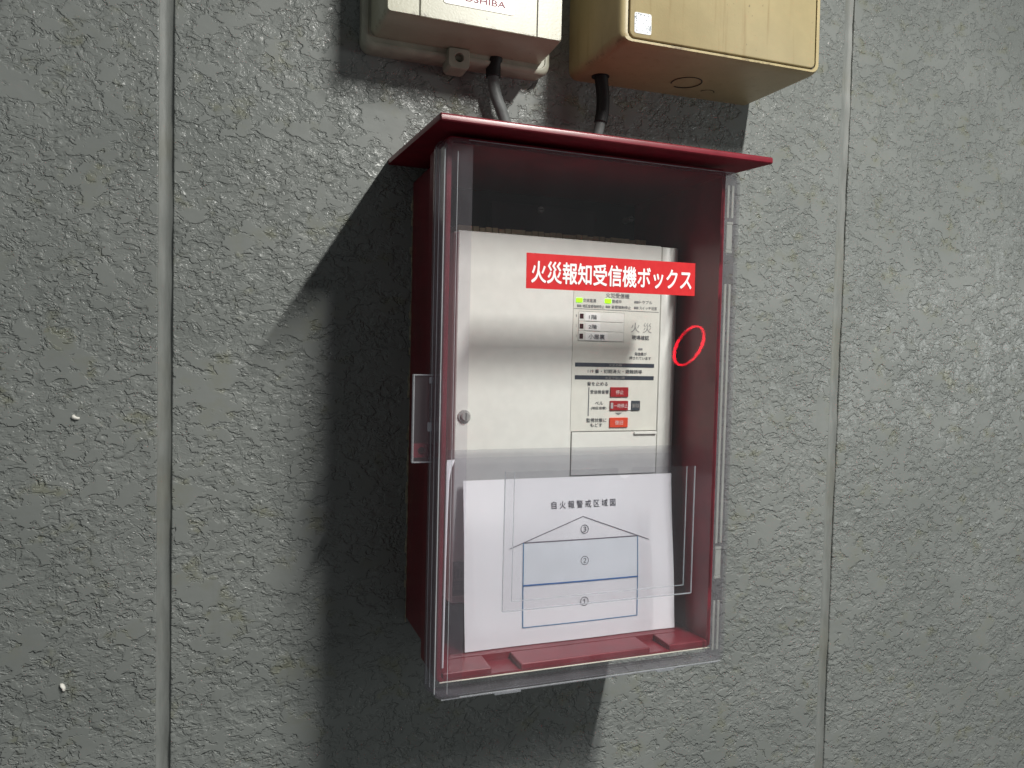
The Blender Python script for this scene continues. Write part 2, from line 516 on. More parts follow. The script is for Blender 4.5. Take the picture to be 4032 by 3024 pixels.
# two crumbs of white filler stuck on the wall
def crumb(label, cx, cz, sx, sz, rot, seed, outline):
    t = thing("filler_crumb", label, "filler crumb", (cx, 0, cz), "white filler crumbs on the wall")
    rnd = random.Random(seed)
    bm = bmesh.new()
    n = len(outline)
    ca, sa = math.cos(rot), math.sin(rot)
    loops = []
    for y, k in ((0.001, 1.0), (-0.0016, 1.0), (-0.0034, 0.72), (-0.0042, 0.35)):
        pts = []
        for x, z in outline:
            x, z = x * sx * k * rnd.uniform(0.94, 1.06), z * sz * k * rnd.uniform(0.94, 1.06)
            pts.append((cx + x * ca - z * sa, cz + x * sa + z * ca))
        loops.append((y, pts))
    loft(bm, loops, True, True)
    link("crumb", mesh_from(bm, "crumb"), M['chip'], t, smooth=True)
crumb("small white filler crumb on the wall, wider than tall, level with the padlock lug", -0.1657, -0.0861, 0.0044, 0.0036, 0.0, 3,
      [(-1, 0.1), (-0.8, -0.45), (-0.1, -0.85), (0.7, -0.8), (1, -0.5), (0.9, 0.05), (0.45, 0.1), (0, 0.45), (-0.35, 0.95), (-0.85, 0.6)])
crumb("small curved white filler crumb on the wall, taller than wide, level with the cabinet's bottom", -0.1787, -0.4025, 0.0029, 0.0050, 0.0, 4,
      [(-1.1, 0.85), (-0.6, 0.25), (-0.15, -0.1), (0.1, -0.8), (0.5, -1), (0.95, -0.8), (1, 0.05), (0.6, 0.65), (0.0, 0.9), (-0.6, 1.0)])

# ------------------------------------------------------------------ the red outdoor cabinet
cab = thing("alarm_cabinet", "dark red wall cabinet with flat sloping roof and clear plastic door bearing a red sign", "cabinet", (0.385, 0, -0.366))
sg = 4
BZ0, BZ1 = -0.363, 0.226
lofted("cabinet_body", [
    (0.0, rrect(0.2267, 0.5575, BZ0, BZ1, 0.006, sg)),
    (-0.128, rrect(0.2267, 0.5575, BZ0, BZ1, 0.006, sg)),
    (-0.150, rrect(0.2115, 0.5575, -0.3595, BZ1, 0.006, sg)),
    (-0.2205, rrect(0.2105, 0.5580, -0.3555, BZ1, 0.006, sg)),
    (-0.222, rrect(0.2118, 0.5568, -0.3543, BZ1 - 0.001, 0.005, sg)),
    (-0.222, rrect(0.2165, 0.5520, -0.3522, 0.2185, 0.004, sg)),
    (-0.150, rrect(0.2190, 0.5520, -0.3545, 0.2180, 0.004, sg)),
    (-0.128, rrect(0.2345, 0.5505, -0.3555, 0.2180, 0.004, sg)),
    (-0.008, rrect(0.2345, 0.5505, -0.3555, 0.2180, 0.004, sg))], M['red'], cab, cap0=True, cap1=True, smooth_angle=35)
# inner floor with two drain notches cut into its front lip
bm = bmesh.new()
FZ = -0.3455
add_box(bm, 0.2350, 0.5502, -0.1275, -0.010, -0.3560, FZ, 0.0)
add_box(bm, 0.2196, 0.5516, -0.186, -0.1515, -0.3550, FZ, 0.0)
add_box(bm, 0.2348, 0.5504, -0.1516, -0.1274, -0.3550, FZ - 0.0001, 0.0)
for a, b in ((0.2180, 0.274), (0.308, 0.473), (0.499, 0.5522)):
    add_box(bm, a, b, -0.2228, -0.1862, -0.3530, FZ, 0.0016, 3)
link("floor_lip", mesh_from(bm, "floor_lip"), M['red'], cab)
box("door_seal", 0.2140, 0.5560, -0.2240, -0.2224, -0.3556, -0.3542, M['seal'], cab, bev=0.0005, seg=1)
# roof: slab with a slight fall to the front
def roof():
    bm = bmesh.new()
    x0, x1, yf = 0.1927, 0.5925, -0.2635
    rise = 0.0145
    prof = [(0.0, 0.2275 + rise), (yf + 0.0012, 0.2275), (yf, 0.2287), (yf, 0.2326), (yf + 0.0003, 0.2337), (yf + 0.0010, 0.2346), (yf + 0.0022, 0.2352), (yf + 0.0045, 0.23545), (0.0, 0.2350 + rise)]
    L = []
    for x, ins in ((x0, 0.0014), (x0 + 0.0014, 0), (x1 - 0.0014, 0), (x1, 0.0014)):
        ring = []
        cy = sum(p[0] for p in prof) / len(prof); cz = sum(p[1] for p in prof) / len(prof)
        for y, z in prof:
            yy = y + (ins if y < -0.1 else 0)
            zz = z + (ins * 0.6 if z < (0.231 + rise * (1 - y / yf)) else -ins * 0.6)
            ring.append(bm.verts.new((x, yy, zz)))
        L.append(ring)
    n = len(prof)
    for k in range(3):
        for i in range(n):
            bm.faces.new((L[k][i], L[k][(i + 1) % n], L[k + 1][(i + 1) % n], L[k + 1][i]))
    bm.faces.new(L[0]); bm.faces.new(L[-1])
    o = link("roof", mesh_from(bm, "roof"), [M['red'], M['red_matte']], cab, smooth=True)
    for p in o.data.polygons:
        if p.normal.z < -0.8:
            p.material_index = 1                     # grained underside
    o.data.set_sharp_from_angle(angle=math.radians(42))
    return o
roof()
# padlock lug on the left of the frame
bm = bmesh.new()
lx0, lx1, lz0, lz1, hx, hz, hr = 0.1868, 0.2112, -0.1150, -0.1000, 0.1963, -0.1078, 0.0042
n = 24
outer = []
for i in range(n):
    a = 2 * math.pi * i / n + math.pi / n
    c, s = math.cos(a), math.sin(a)
    k = min((lx1 - hx if c > 0 else hx - lx0) / max(abs(c), 1e-6), (lz1 - hz if s > 0 else hz - lz0) / max(abs(s), 1e-6))
    outer.append((hx + c * k, hz + s * k))
inner = [(hx + hr * math.cos(2 * math.pi * i / n + math.pi / n), hz + hr * math.sin(2 * math.pi * i / n + math.pi / n)) for i in range(n)]
loft(bm, [(-0.188, inner), (-0.188, outer), (-0.197, outer), (-0.197, inner), (-0.188, inner)], False, False)
bmesh.ops.remove_doubles(bm, verts=bm.verts, dist=1e-6)
link("padlock_lug", mesh_from(bm, "padlock_lug"), M['red_lug'], cab)
bm = bmesh.new()
for k in range(60):                                   # bead of old caulk between frame and wall, left side
    z = -0.366 + 0.56 * k / 59
    w = random.uniform(0.0006, 0.0034) if random.random() > 0.25 else 0.0004
    add_box(bm, 0.2267 - w, 0.2267, -random.uniform(0.0012, 0.003), 0.0, z, z + 0.0098, 0.0003, 1)
link("caulk_bead", mesh_from(bm, "caulk_bead"), M['caulk'], cab)

# clear door: shallow acrylic cap over the frame
def cap_loops(off):
    o = off
    return [
        (-0.200, rrect(0.2030 + o, 0.5715 - o, -0.3725 + o, 0.2240 - o, max(0.0095 - o, 0.001), sg)),
        (-0.205, rrect(0.2030 + o, 0.5715 - o, -0.3725 + o, 0.2240 - o, max(0.0095 - o, 0.001), sg)),
        (-0.206, rrect(0.2048 + o, 0.5700 - o, -0.3707 + o, 0.2222 - o, max(0.0095 - o, 0.001), sg)),
        (-0.213, rrect(0.2048 + o, 0.5700 - o, -0.3707 + o, 0.2222 - o, max(0.0095 - o, 0.001), sg)),
        (-0.214, rrect(0.2060 + o, 0.5690 - o, -0.3697 + o, 0.2212 - o, max(0.0095 - o, 0.001), sg)),
        (-0.2315 + o * 0.5, rrect(0.2060 + o, 0.5685 - o, -0.3697 + o, 0.2212 - o, max(0.0095 - o, 0.001), sg)),
        (-0.2365 + o, rrect(0.2190 + o, 0.5672 - o, -0.3682 + o, 0.2195 - o, max(0.008 - o, 0.001), sg)),
        (-0.2400 + o, rrect(0.2340 + o * 0.5, 0.5642 - o, -0.3650 + o, 0.2165 - o, max(0.006 - o, 0.001), sg))]
outl = cap_loops(0.0)
inl = cap_loops(0.0024)[::-1]
inl = [(y, p) for y, p in inl]
inl[-1] = (-0.200, inl[-1][1])
loops = outl + inl
# bands between loops: scuffed skirt, bevel, clear pane
bm = bmesh.new()
rings = [[bm.verts.new((x, y, z)) for x, z in pts] for y, pts in loops]
n = len(rings[0])
k_out = len(outl)
for k in range(len(rings) - 1):
    if k == k_out - 1:
        continue
    for i in range(n):
        f = bm.faces.new((rings[k][i], rings[k][(i + 1) % n], rings[k + 1][(i + 1) % n], rings[k + 1][i]))
        kk = k if k < k_out else 2 * k_out - 2 - k
        f.material_index = 1 if kk < 5 else 2
f = bm.faces.new(rings[k_out - 1]); f.material_index = 0
f = bm.faces.new(rings[k_out]); f.material_index = 0
for i in range(n):
    f = bm.faces.new((rings[-1][i], rings[-1][(i + 1) % n], rings[0][(i + 1) % n], rings[0][i])); f.material_index = 1
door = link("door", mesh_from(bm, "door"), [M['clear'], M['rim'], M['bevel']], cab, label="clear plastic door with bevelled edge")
# bars coloured pale like lit wall showing through the skirt; hinge knuckles
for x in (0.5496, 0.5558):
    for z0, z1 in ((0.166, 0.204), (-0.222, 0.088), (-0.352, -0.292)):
        box("pale_bar", x, x + 0.0027, -0.2371, -0.2358, z0, z1, M['pale_bar'], door)
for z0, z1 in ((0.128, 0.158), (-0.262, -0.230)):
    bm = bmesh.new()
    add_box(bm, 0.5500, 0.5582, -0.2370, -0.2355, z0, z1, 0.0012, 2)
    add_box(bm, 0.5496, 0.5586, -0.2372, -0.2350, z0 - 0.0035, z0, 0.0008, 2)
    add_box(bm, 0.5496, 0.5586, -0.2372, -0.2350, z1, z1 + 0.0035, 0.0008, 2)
    link("hinge", mesh_from(bm, "hinge"), M['pale_bar'], door)
for nm, b in (("highlight_ridge", (0.2036, 0.2044, -0.2058, -0.2052, -0.362, 0.216)), ("highlight_ridge", (0.2055, 0.2060, -0.2145, -0.2138, -0.362, 0.212)),
              ("highlight_ridge", (0.2058, 0.2067, -0.2335, -0.2325, -0.362, 0.208)), ("highlight_ridge", (0.2188, 0.2193, -0.2371, -0.2366, -0.362, 0.206)),
              ("highlight_ridge", (0.2140, 0.5620, -0.2330, -0.2320, -0.3700, -0.3692)), ("highlight_ridge", (0.2320, 0.5600, -0.2406, -0.2400, -0.3653, -0.3645)),
              ("highlight_ridge", (0.2300, 0.5600, -0.2385, -0.2380, 0.2180, 0.2186)), ("bottom_tab", (0.2735, 0.3040, -0.2350, -0.2300, -0.3712, -0.3696)),
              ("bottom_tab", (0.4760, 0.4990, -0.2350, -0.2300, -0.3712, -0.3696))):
    box(nm, *b, M['edge'], door)  # ridges and edge highlights made as thin pale strips, and bottom tabs
# padlock hasp: clear tab in front of the lug
bm = bmesh.new()
add_box(bm, 0.1842, 0.2058, -0.2050, -0.2025, -0.1195, -0.0250, 0.0006, 1)
link("hasp", mesh_from(bm, "hasp"), M['bevel'], door)
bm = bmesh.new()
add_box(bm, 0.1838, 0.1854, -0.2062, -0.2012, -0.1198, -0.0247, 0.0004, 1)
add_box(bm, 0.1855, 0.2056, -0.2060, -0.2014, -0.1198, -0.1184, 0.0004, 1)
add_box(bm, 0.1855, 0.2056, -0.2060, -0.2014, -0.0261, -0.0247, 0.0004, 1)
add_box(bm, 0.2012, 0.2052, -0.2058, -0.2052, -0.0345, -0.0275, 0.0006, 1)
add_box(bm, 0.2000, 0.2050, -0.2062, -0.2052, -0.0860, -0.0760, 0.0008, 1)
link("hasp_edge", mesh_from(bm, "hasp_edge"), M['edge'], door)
# red sign stuck on the outside of the pane
tilt = math.radians(0.5)
SY = -0.2404
sx0, sx1, sz0, sz1 = 0.2958, 0.5058, 0.0705, 0.1082
bm = bmesh.new()
cxm, czm = (sx0 + sx1) / 2, (sz0 + sz1) / 2
def rotp(x, z):
    du, dw = x - cxm, z - czm
    return (cxm + du * math.cos(tilt) - dw * math.sin(tilt), czm + du * math.sin(tilt) + dw * math.cos(tilt))
loft(bm, [(SY, [rotp(*p) for p in ((sx0, sz0), (sx1, sz0), (sx1, sz1), (sx0, sz1))]),
          (SY - 0.0005, [rotp(*p) for p in ((sx0, sz0), (sx1, sz0), (sx1, sz1), (sx0, sz1))])], True, True)
sign = link("sign_plate", mesh_from(bm, "sign_plate"), M['sign'], door)
text("sign_lettering", "火災報知受信機ボックス", (0.3012, 0.5010, 0.0765, 0.1005), SY - 0.0009, M['white_print'], door, bold=0.022, rot=tilt)
# clear document pocket welded to the inside of the pane
PY = -0.2362
bm = bmesh.new()
x0, x1, z0, z1 = 0.2796, 0.5185, -0.2802, -0.1280
nt = [(0.4255 - 0.0095 * math.cos(math.pi * k / 10), z1 + 0.0006 - 0.0125 * math.sin(math.pi * k / 10)) for k in range(11)]
pts = [(x0, z0), (x1, z0), (x1, z1)] + nt[::-1] + [(x0, z1)]
loft(bm, [(PY + 0.0028, pts), (PY + 0.0020, pts)], True, True)
link("document_pocket", mesh_from(bm, "document_pocket"), M['pocket'], door)
bm = bmesh.new()
e = 0.0008
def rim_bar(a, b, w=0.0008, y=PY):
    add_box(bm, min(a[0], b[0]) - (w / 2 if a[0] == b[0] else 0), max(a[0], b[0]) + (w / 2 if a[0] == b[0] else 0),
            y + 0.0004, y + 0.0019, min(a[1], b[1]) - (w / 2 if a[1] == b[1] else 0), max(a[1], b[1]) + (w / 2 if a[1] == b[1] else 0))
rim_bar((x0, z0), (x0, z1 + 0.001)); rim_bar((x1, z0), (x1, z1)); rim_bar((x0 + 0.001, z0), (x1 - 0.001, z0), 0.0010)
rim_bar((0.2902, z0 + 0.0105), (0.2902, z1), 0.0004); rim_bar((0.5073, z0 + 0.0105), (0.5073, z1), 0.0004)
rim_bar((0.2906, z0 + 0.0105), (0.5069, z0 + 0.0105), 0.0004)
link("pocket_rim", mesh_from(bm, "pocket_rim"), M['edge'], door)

# ------------------------------------------------------------------ the fire alarm receiver inside the cabinet
rec = thing("alarm_receiver", "white fire alarm receiver panel with red and orange keys and green lamps inside the cabinet", "control panel", (0.395, -0.03, -0.29))
RY = -0.145
RX0, RX1, RZ0, RZ1 = 0.2475, 0.5445, -0.298, 0.1415
lofted("housing", [(-0.012, rrect(RX0 - 0.0012, RX1, RZ0, RZ1, 0.002, 3)),
                   (RY + 0.0120, rrect(RX0 - 0.0012, RX1, RZ0, RZ1, 0.002, 3)),
                   (RY + 0.0100, rrect(RX0 + 0.001, RX1 - 0.0005, RZ0 + 0.001, RZ1 - 0.001, 0.002, 3))], M['white_box'], rec, cap0=True)
LX = 0.5190
lofted("door_leaf", [(RY + 0.0092, rrect(RX0 + 0.0004, LX, RZ0 + 0.001, RZ1 - 0.0003, 0.0015, 3)),
                     (RY + 0.0012, rrect(RX0 + 0.0004, LX, RZ0 + 0.001, RZ1 - 0.0003, 0.0015, 3)),
                     (RY, rrect(RX0 + 0.0016, LX - 0.0006, RZ0 + 0.002, RZ1 - 0.0015, 0.0015, 3))], M['white_box'], rec, cap0=True)
lofted("side_stile", [(RY + 0.0092, rrect(LX + 0.0006, RX1, RZ0 + 0.001, RZ1 - 0.0003, 0.0015, 3)),
                      (RY + 0.0050, rrect(LX + 0.0006, RX1, RZ0 + 0.001, RZ1 - 0.0003, 0.0015, 3)),
                      (RY + 0.0014, rrect(LX + 0.0009, RX1 - 0.0010, RZ0 + 0.002, RZ1 - 0.0010, 0.0015, 3)),
                      (RY, rrect(LX + 0.0016, RX1 - 0.0050, RZ0 + 0.002, RZ1 - 0.0015, 0.0015, 3))], M['white_box'], rec, cap0=True, smooth_angle=60)
panel = plate("control_panel", (0.3962, 0.5172, -0.0945, 0.1000), RY - 0.0006, 0.0004, M['panel'], rec, 0.001)
TY = RY - 0.0010
for r in ((0.3994, 0.4081, 0.0647, 0.0700), (0.4389, 0.4477, 0.0652, 0.0707)):
    plate("status_lamp", r, RY - 0.0016, 0.0010, M['led'], panel, 0.0006, label="lit green lamp")
for r in ((0.4806, 0.4869, 0.0670, 0.0700), (0.4010, 0.4069, 0.0590, 0.0620), (0.4403, 0.4465, 0.0594, 0.0624),
          (0.4805, 0.4867, 0.0598, 0.0628), (0.4883, 0.4943, 0.0077, 0.0103)):
    plate("status_lamp", r, RY - 0.0012, 0.0006, M['slot'], panel, 0.0004, label="unlit grey lamp")
text("heading", "火災受信機", (0.4399, 0.4733, 0.0722, 0.0783), TY, M['ink_mid'], panel, 0.01)
for s, r in (("交流電源", (0.4088, 0.4268, 0.0653, 0.0698)), ("警戒中", (0.4488, 0.4621, 0.0657, 0.0702)),
             ("トラブル", (0.4877, 0.5064, 0.0667, 0.0711)), ("地区音響強制停止", (0.4083, 0.4381, 0.0585, 0.0626)),
             ("音響強制停止", (0.4483, 0.4758, 0.0589, 0.0631)), ("スイッチ注意", (0.4879, 0.5135, 0.0594, 0.0636)),
             ("現場確認", (0.4784, 0.5032, 0.0206, 0.0265)), ("発信機が", (0.4830, 0.5005, 0.0006, 0.0051)),
             ("押されています", (0.4757, 0.5070, -0.0045, -0.0003)), ("119 番・初期消火・避難誘導", (0.4179, 0.4946, -0.0223, -0.0173)),
             ("音を止める", (0.4175, 0.4462, -0.0381, -0.0330)), ("受信機音響", (0.4221, 0.4479, -0.0482, -0.0432)),
             ("ベル", (0.4290, 0.4405, -0.0620, -0.0578)), ("(地区音響)", (0.4239, 0.4451, -0.0682, -0.0640)),
             ("監視状態に", (0.4177, 0.4458, -0.0838, -0.0785)), ("もどす", (0.4234, 0.4401, -0.0896, -0.0849))):
    text("caption", s, r, TY, M['ink_mid'] if r[2] > 0.05 else M['ink'], panel, 0.008)
text("caption", "火 災", (0.4769, 0.5068, 0.0300, 0.0425), TY, M['ink_pale'], panel, 0.0)
for s, r in (("1", (0.3998, 0.4011, 0.0468, 0.0497)), ("2", (0.3996, 0.4012, 0.0345, 0.0374)), ("3", (0.4000, 0.4016, 0.0218, 0.0249))):
    text("zone_number", s, r, TY, M['ink_pale'], panel)
for nm, pts in (("rule", [(0.3966, 0.0567), (0.5166, 0.0567), (0.5166, 0.0572), (0.3966, 0.0572)]),
                ("bracket_line", [(0.4195, -0.0758), (0.4208, -0.0758), (0.4208, -0.0400), (0.4195, -0.0400)]),
                ("arrow_mark", [(0.4572, -0.0718), (0.4626, -0.0750), (0.4680, -0.0718)]),
                ("rule", [(0.4664, 0.0170), (0.4667, 0.0170), (0.4667, 0.0540), (0.4664, 0.0540)]),
                ("rule", [(0.4033, 0.0538), (0.4664, 0.0538), (0.4664, 0.0541), (0.4033, 0.0541)])):
    poly_plane(nm, [pts], TY, M['slot'] if nm == "arrow_mark" else M['ink_mid'], panel)
for lamp_r, lab_r, row_r, s, tr in (
        ((0.4047, 0.4097, 0.0448, 0.0509), (0.4115, 0.4325, 0.0424, 0.0521), (0.4033, 0.4662, 0.0417, 0.0533), "1階", (0.4169, 0.4278, 0.0444, 0.0499)),
        ((0.4048, 0.4098, 0.0324, 0.0385), (0.4119, 0.4329, 0.0304, 0.0401), (0.4033, 0.4662, 0.0297, 0.0413), "2階", (0.4166, 0.4282, 0.0324, 0.0380)),
        ((0.4048, 0.4097, 0.0200, 0.0263), (0.4123, 0.4434, 0.0183, 0.0280), (0.4033, 0.4662, 0.0177, 0.0293), "小屋裏", (0.4168, 0.4394, 0.0198, 0.0262))):
    row = plate("zone_window", row_r, RY - 0.0016, 0.0008, M['white_box'], panel, 0.0006)
    plate("zone_lamp", lamp_r, RY - 0.0022, 0.0008, M['zone_lamp'], panel, 0.0004)
    plate("zone_label", lab_r, RY - 0.0021, 0.0004, M['label'], panel, 0.0003)
    text("zone_name", s, tr, RY - 0.0024, M['ink'], panel, 0.006)
for r, s, tr in (((0.4004, 0.5122, -0.0145, -0.0094), "火災の時", (0.4469, 0.4653, -0.0139, -0.0101)),
                 ((0.4005, 0.5121, -0.0304, -0.0251), "火災でない時", (0.4421, 0.4698, -0.0299, -0.0258))):
    plate("title_bar", r, RY - 0.0009, 0.0004, M['bar'], panel, 0.0003)
    text("bar_lettering", s, tr, RY - 0.0012, M['ink_pale'], panel, 0.0)
for nm, mt, r, s, tr in (("key", 'btn', (0.4497, 0.4751, -0.0519, -0.0396), "停止", (0.4569, 0.4679, -0.0486, -0.0431)),
                         ("key", 'btn', (0.4497, 0.4752, -0.0690, -0.0568), "一時停止", (0.4548, 0.4742, -0.0657, -0.0603)),
                         ("key", 'btn_dark', (0.4797, 0.4925, -0.0690, -0.0567), "解除", (0.4809, 0.4912, -0.0657, -0.0601)),
                         ("key", 'btn_orange', (0.4498, 0.4756, -0.0905, -0.0780), "復旧", (0.4569, 0.4683, -0.0870, -0.0814))):
    k = plate(nm, r, RY - 0.0026, 0.0022, M[mt], panel, 0.0008,
              label={'btn': "red key", 'btn_dark': "slate grey key", 'btn_orange': "orange red key"}[mt])
    text("key_lettering", s, tr, RY - 0.0029, M['pink_print'] if mt != 'btn_dark' else M['ink_pale'], panel, 0.004)
plate("key_tab", (0.4503, 0.4538, -0.0665, -0.0592), RY - 0.0029, 0.0004, M['grey_tab'], panel, 0.0004)
plate("key_gap", (0.4753, 0.4796, -0.0688, -0.0569), RY - 0.0018, 0.0012, M['label'], panel, 0.0003)
# little drop-down cover under the keys
plate("cover_recess", (0.3974, 0.5184, -0.1503, -0.0952), RY - 0.0004, 0.0003, M['recess'], rec, 0.0004)
plate("key_cover", (0.3980, 0.5178, -0.1497, -0.0960), RY - 0.0022, 0.0016, M['white_box'], rec, 0.0008)
plate("cover_latch", (0.4845, 0.5168, -0.0992, -0.0964), RY - 0.0052, 0.0028, M['white_box'], rec, 0.0006)
# lock
bm = bmesh.new()
disc(bm, 0.2592, RY - 0.0022, -0.0755, 0.0080, 0.0022, 28, 0.0008)
disc(bm, 0.2600, RY - 0.0058, -0.0752, 0.0058, 0.0034, 28, 0.0012)
lk = link("lock", mesh_from(bm, "lock"), M['chrome'], rec)
box("lock_slot", 0.2595, 0.2604, RY - 0.0062, RY - 0.0058, -0.0795, -0.0707, M['recess'], lk)
# name plate on the lower left of the receiver, seen through the film
plate("name_plate", (0.2495, 0.2860, -0.2880, -0.2470), RY - 0.0006, 0.0005, M['slot'], rec, 0.0005)
poly_plane("name_plate_print", [[(0.2500, zz), (0.2850, zz), (0.2850, zz + hh), (0.2500, zz + hh)] for zz, hh in
                                ((-0.2535, 0.0004), (-0.2722, 0.0016), (-0.2748, 0.0009), (-0.2775, 0.0005), (-0.2855, 0.0045))]
           + [[(0.2540, -0.2665), (0.2572, -0.2665), (0.2572, -0.2560), (0.2540, -0.2560)],
              [(0.2585, -0.2665), (0.2612, -0.2665), (0.2612, -0.2590), (0.2585, -0.2590)]], RY - 0.0009, M['ink_mid'], rec)
# dark mounting board above it, with cover outline, two screws and a terminal strip
board = box("mounting_board", 0.2346, 0.5504, -0.0150, -0.0085, 0.1400, 0.2175, M['back'], rec)
box("relay_cover", 0.3260, 0.4800, -0.0300, -0.0152, 0.1640, 0.2020, M['back2'], rec, bev=0.001)
for x, z in ((0.3960, 0.1960), (0.5480 - 0.013, 0.1950)):
    bm = bmesh.new()
    disc(bm, x, -0.0345, z, 0.0044, 0.0190, 18, 0.0012)
    sc = link("screw", mesh_from(bm, "screw"), M['zinc'], rec)
    box("screw_slot", x - 0.0030, x + 0.0030, -0.0349, -0.0345, z - 0.0006, z + 0.0006, M['recess'], sc)
xx = 0.2640
i = 0
while xx < 0.528:
    w = 0.0085 if i % 7 else 0.020
    box("terminal", xx, xx + w - 0.0008, -0.0850, -0.0400, 0.1416, 0.1575 - (0.0012 if i % 3 == 2 else 0), M['terminal'], rec, bev=0.0006, seg=1)
    xx += w
    i += 1

# ------------------------------------------------------------------ clear folder and the A4 plan, leaning on the receiver
BASE = Vector((0, -0.1755, FZ + 0.0003))
VD = Vector((0, 0.02, 0.195)).normalized()
ND = VD.cross(Vector((1, 0, 0)))
if ND.y > 0:
    ND = -ND
def lean(u, v, off=0.0):
    """u along the wall, v up the leaning sheet, off towards the viewer"""
    wav = 0.0009 * math.sin(u * 31 + 1.2) + 0.0007 * math.sin(v * 41 + u * 9) + 0.0018 * (max(0.0, u - 0.44) / 0.1) ** 2
    return BASE + Vector((u, 0, 0)) + VD * v + ND * (off + wav)
def sheet_mesh(name, u0, u1, v0, v1, off, mat, parent, nu=40, nv=24, sag=0.0, corner=0.0):
    bm = bmesh.new()
    g = []
    for j in range(nv + 1):
        row = []
        for i in range(nu + 1):
            u = u0 + (u1 - u0) * i / nu
            v = v0 + (v1 - v0) * j / nv
            row.append(bm.verts.new(lean(u, v + sag * (i / nu) * (j / nv), off)))
        g.append(row)
    for j in range(nv):
        for i in range(nu):
            if corner and j == nv - 1 and i == nu - 1:
                bm.faces.new((g[j][i], g[j][i + 1], g[j + 1][i]))
                continue
            bm.faces.new((g[j][i], g[j][i + 1], g[j + 1][i + 1], g[j + 1][i]))
    return link(name, mesh_from(bm, name), mat, parent, smooth=True)
fold = thing("clear_folder", "clear grey plastic folder standing on the cabinet floor in front of the receiver", "folder", (0.4, -0.172, FZ))
sheet_mesh("back_sheet", 0.2385, 0.5600, 0.0, 0.2325, -0.0012, M['film'], fold, corner=1)
sheet_mesh("front_sheet", 0.2385, 0.5600, 0.0, 0.2232, 0.0016, M['film_front'], fold, corner=1)

plan = thing("zone_plan_sheet", "white paper sheet with a blue house section diagram inside the clear folder", "paper sheet", (0.395, -0.172, FZ))
sheet_mesh("paper", 0.2568, 0.5360, 0.0005, 0.1965, 0.0, M['paper'], plan)
def on_paper(name, polys, mat, off=0.0006):
    bm = bmesh.new()
    for pts in polys:
        # cut long pieces so that print follows the paper
        bm.faces.new([bm.verts.new(lean(x, z, off)) for x, z in pts])
    return link(name, mesh_from(bm, name), mat, plan)
def pline(a, b, w, n=14):
    out = []
    for k in range(n):
        p = (a[0] + (b[0] - a[0]) * k / n, a[1] + (b[1] - a[1]) * k / n)
        q = (a[0] + (b[0] - a[0]) * (k + 1) / n, a[1] + (b[1] - a[1]) * (k + 1) / n)
        out.append(seg_poly(p, q, w))
    return out
on_paper("roof_line", pline((0.3132, 0.1143), (0.4093, 0.1478), 0.0010) + pline((0.4093, 0.1478), (0.5014, 0.1142), 0.0010), M['print_line'])
on_paper("eaves_line", pline((0.3305, 0.1202), (0.4853, 0.1197), 0.0015), M['print_line'], 0.0007)
on_paper("wall_outline", pline((0.3308, 0.1203), (0.3289, 0.0206), 0.0012) + pline((0.4850, 0.1196), (0.4823, 0.0210), 0.0011)
         + pline((0.3289, 0.0208), (0.4823, 0.0212), 0.0010), M['blue'], 0.0008)
on_paper("storey_line", pline((0.3302, 0.0699), (0.4842, 0.0694), 0.0018), M['blue_dark'], 0.0009)
wash = []
for i in range(20):
    for j in range(10):
        a, b = 0.3304 + 0.1538 * i / 20, 0.3304 + 0.1538 * (i + 1) / 20
        c, d = 0.0700 + 0.0498 * j / 10, 0.0700 + 0.0498 * (j + 1) / 10
        wash.append([(a, c), (b, c), (b, d), (a, d)])
on_paper("storey_wash", wash, M['blue_wash'], 0.0004)
text("plan_title", "自 火 報 警 戒 区 域 図", (0.3680, 0.4548, 0.1584, 0.1678), 0, M['print_dark'], plan, 0.004, xf=lambda u, v: lean(u, v, 0.0007))
for s, cx, cz in (("③", 0.4110, 0.1323), ("②", 0.4101, 0.0944), ("①", 0.4094, 0.0451)):
    text("zone_mark", s, (cx - 0.0054, cx + 0.0054, cz - 0.0054, cz + 0.0054), 0, M['print_dark'], plan, 0.0, xf=lambda u, v: lean(u, v, 0.0007))

slip = thing("paper_slip", "narrow tapering white paper edge wedged between the red frame and clear door", "paper slip", (0.218, -0.224, -0.338))
bm = bmesh.new()
rows = []
for z, a, b, d in ((-0.1148, 0.2175, 0.2268, -0.0030), (-0.1185, 0.2172, 0.2258, -0.0024), (-0.1245, 0.2171, 0.2226, -0.0012), (-0.1370, 0.2172, 0.2205, 0),
                   (-0.1700, 0.2170, 0.2196, 0), (-0.2200, 0.2168, 0.2188, 0), (-0.2800, 0.2166, 0.2184, 0), (-0.3385, 0.2164, 0.2181, 0)):
    rows.append([bm.verts.new((a, -0.2244, z)), bm.verts.new(((a + b) / 2, -0.2250, z)), bm.verts.new((b, -0.2242 - d, z)),
                 bm.verts.new((b, -0.2238 - d, z)), bm.verts.new((a, -0.2238, z))])
for j in range(len(rows) - 1):
    for i in range(5):
        bm.faces.new((rows[j][i], rows[j][(i + 1) % 5], rows[j + 1][(i + 1) % 5], rows[j + 1][i]))
bm.faces.new(rows[0]); bm.faces.new(rows[-1])
link("slip", mesh_from(bm, "slip"), M['paper'], slip)

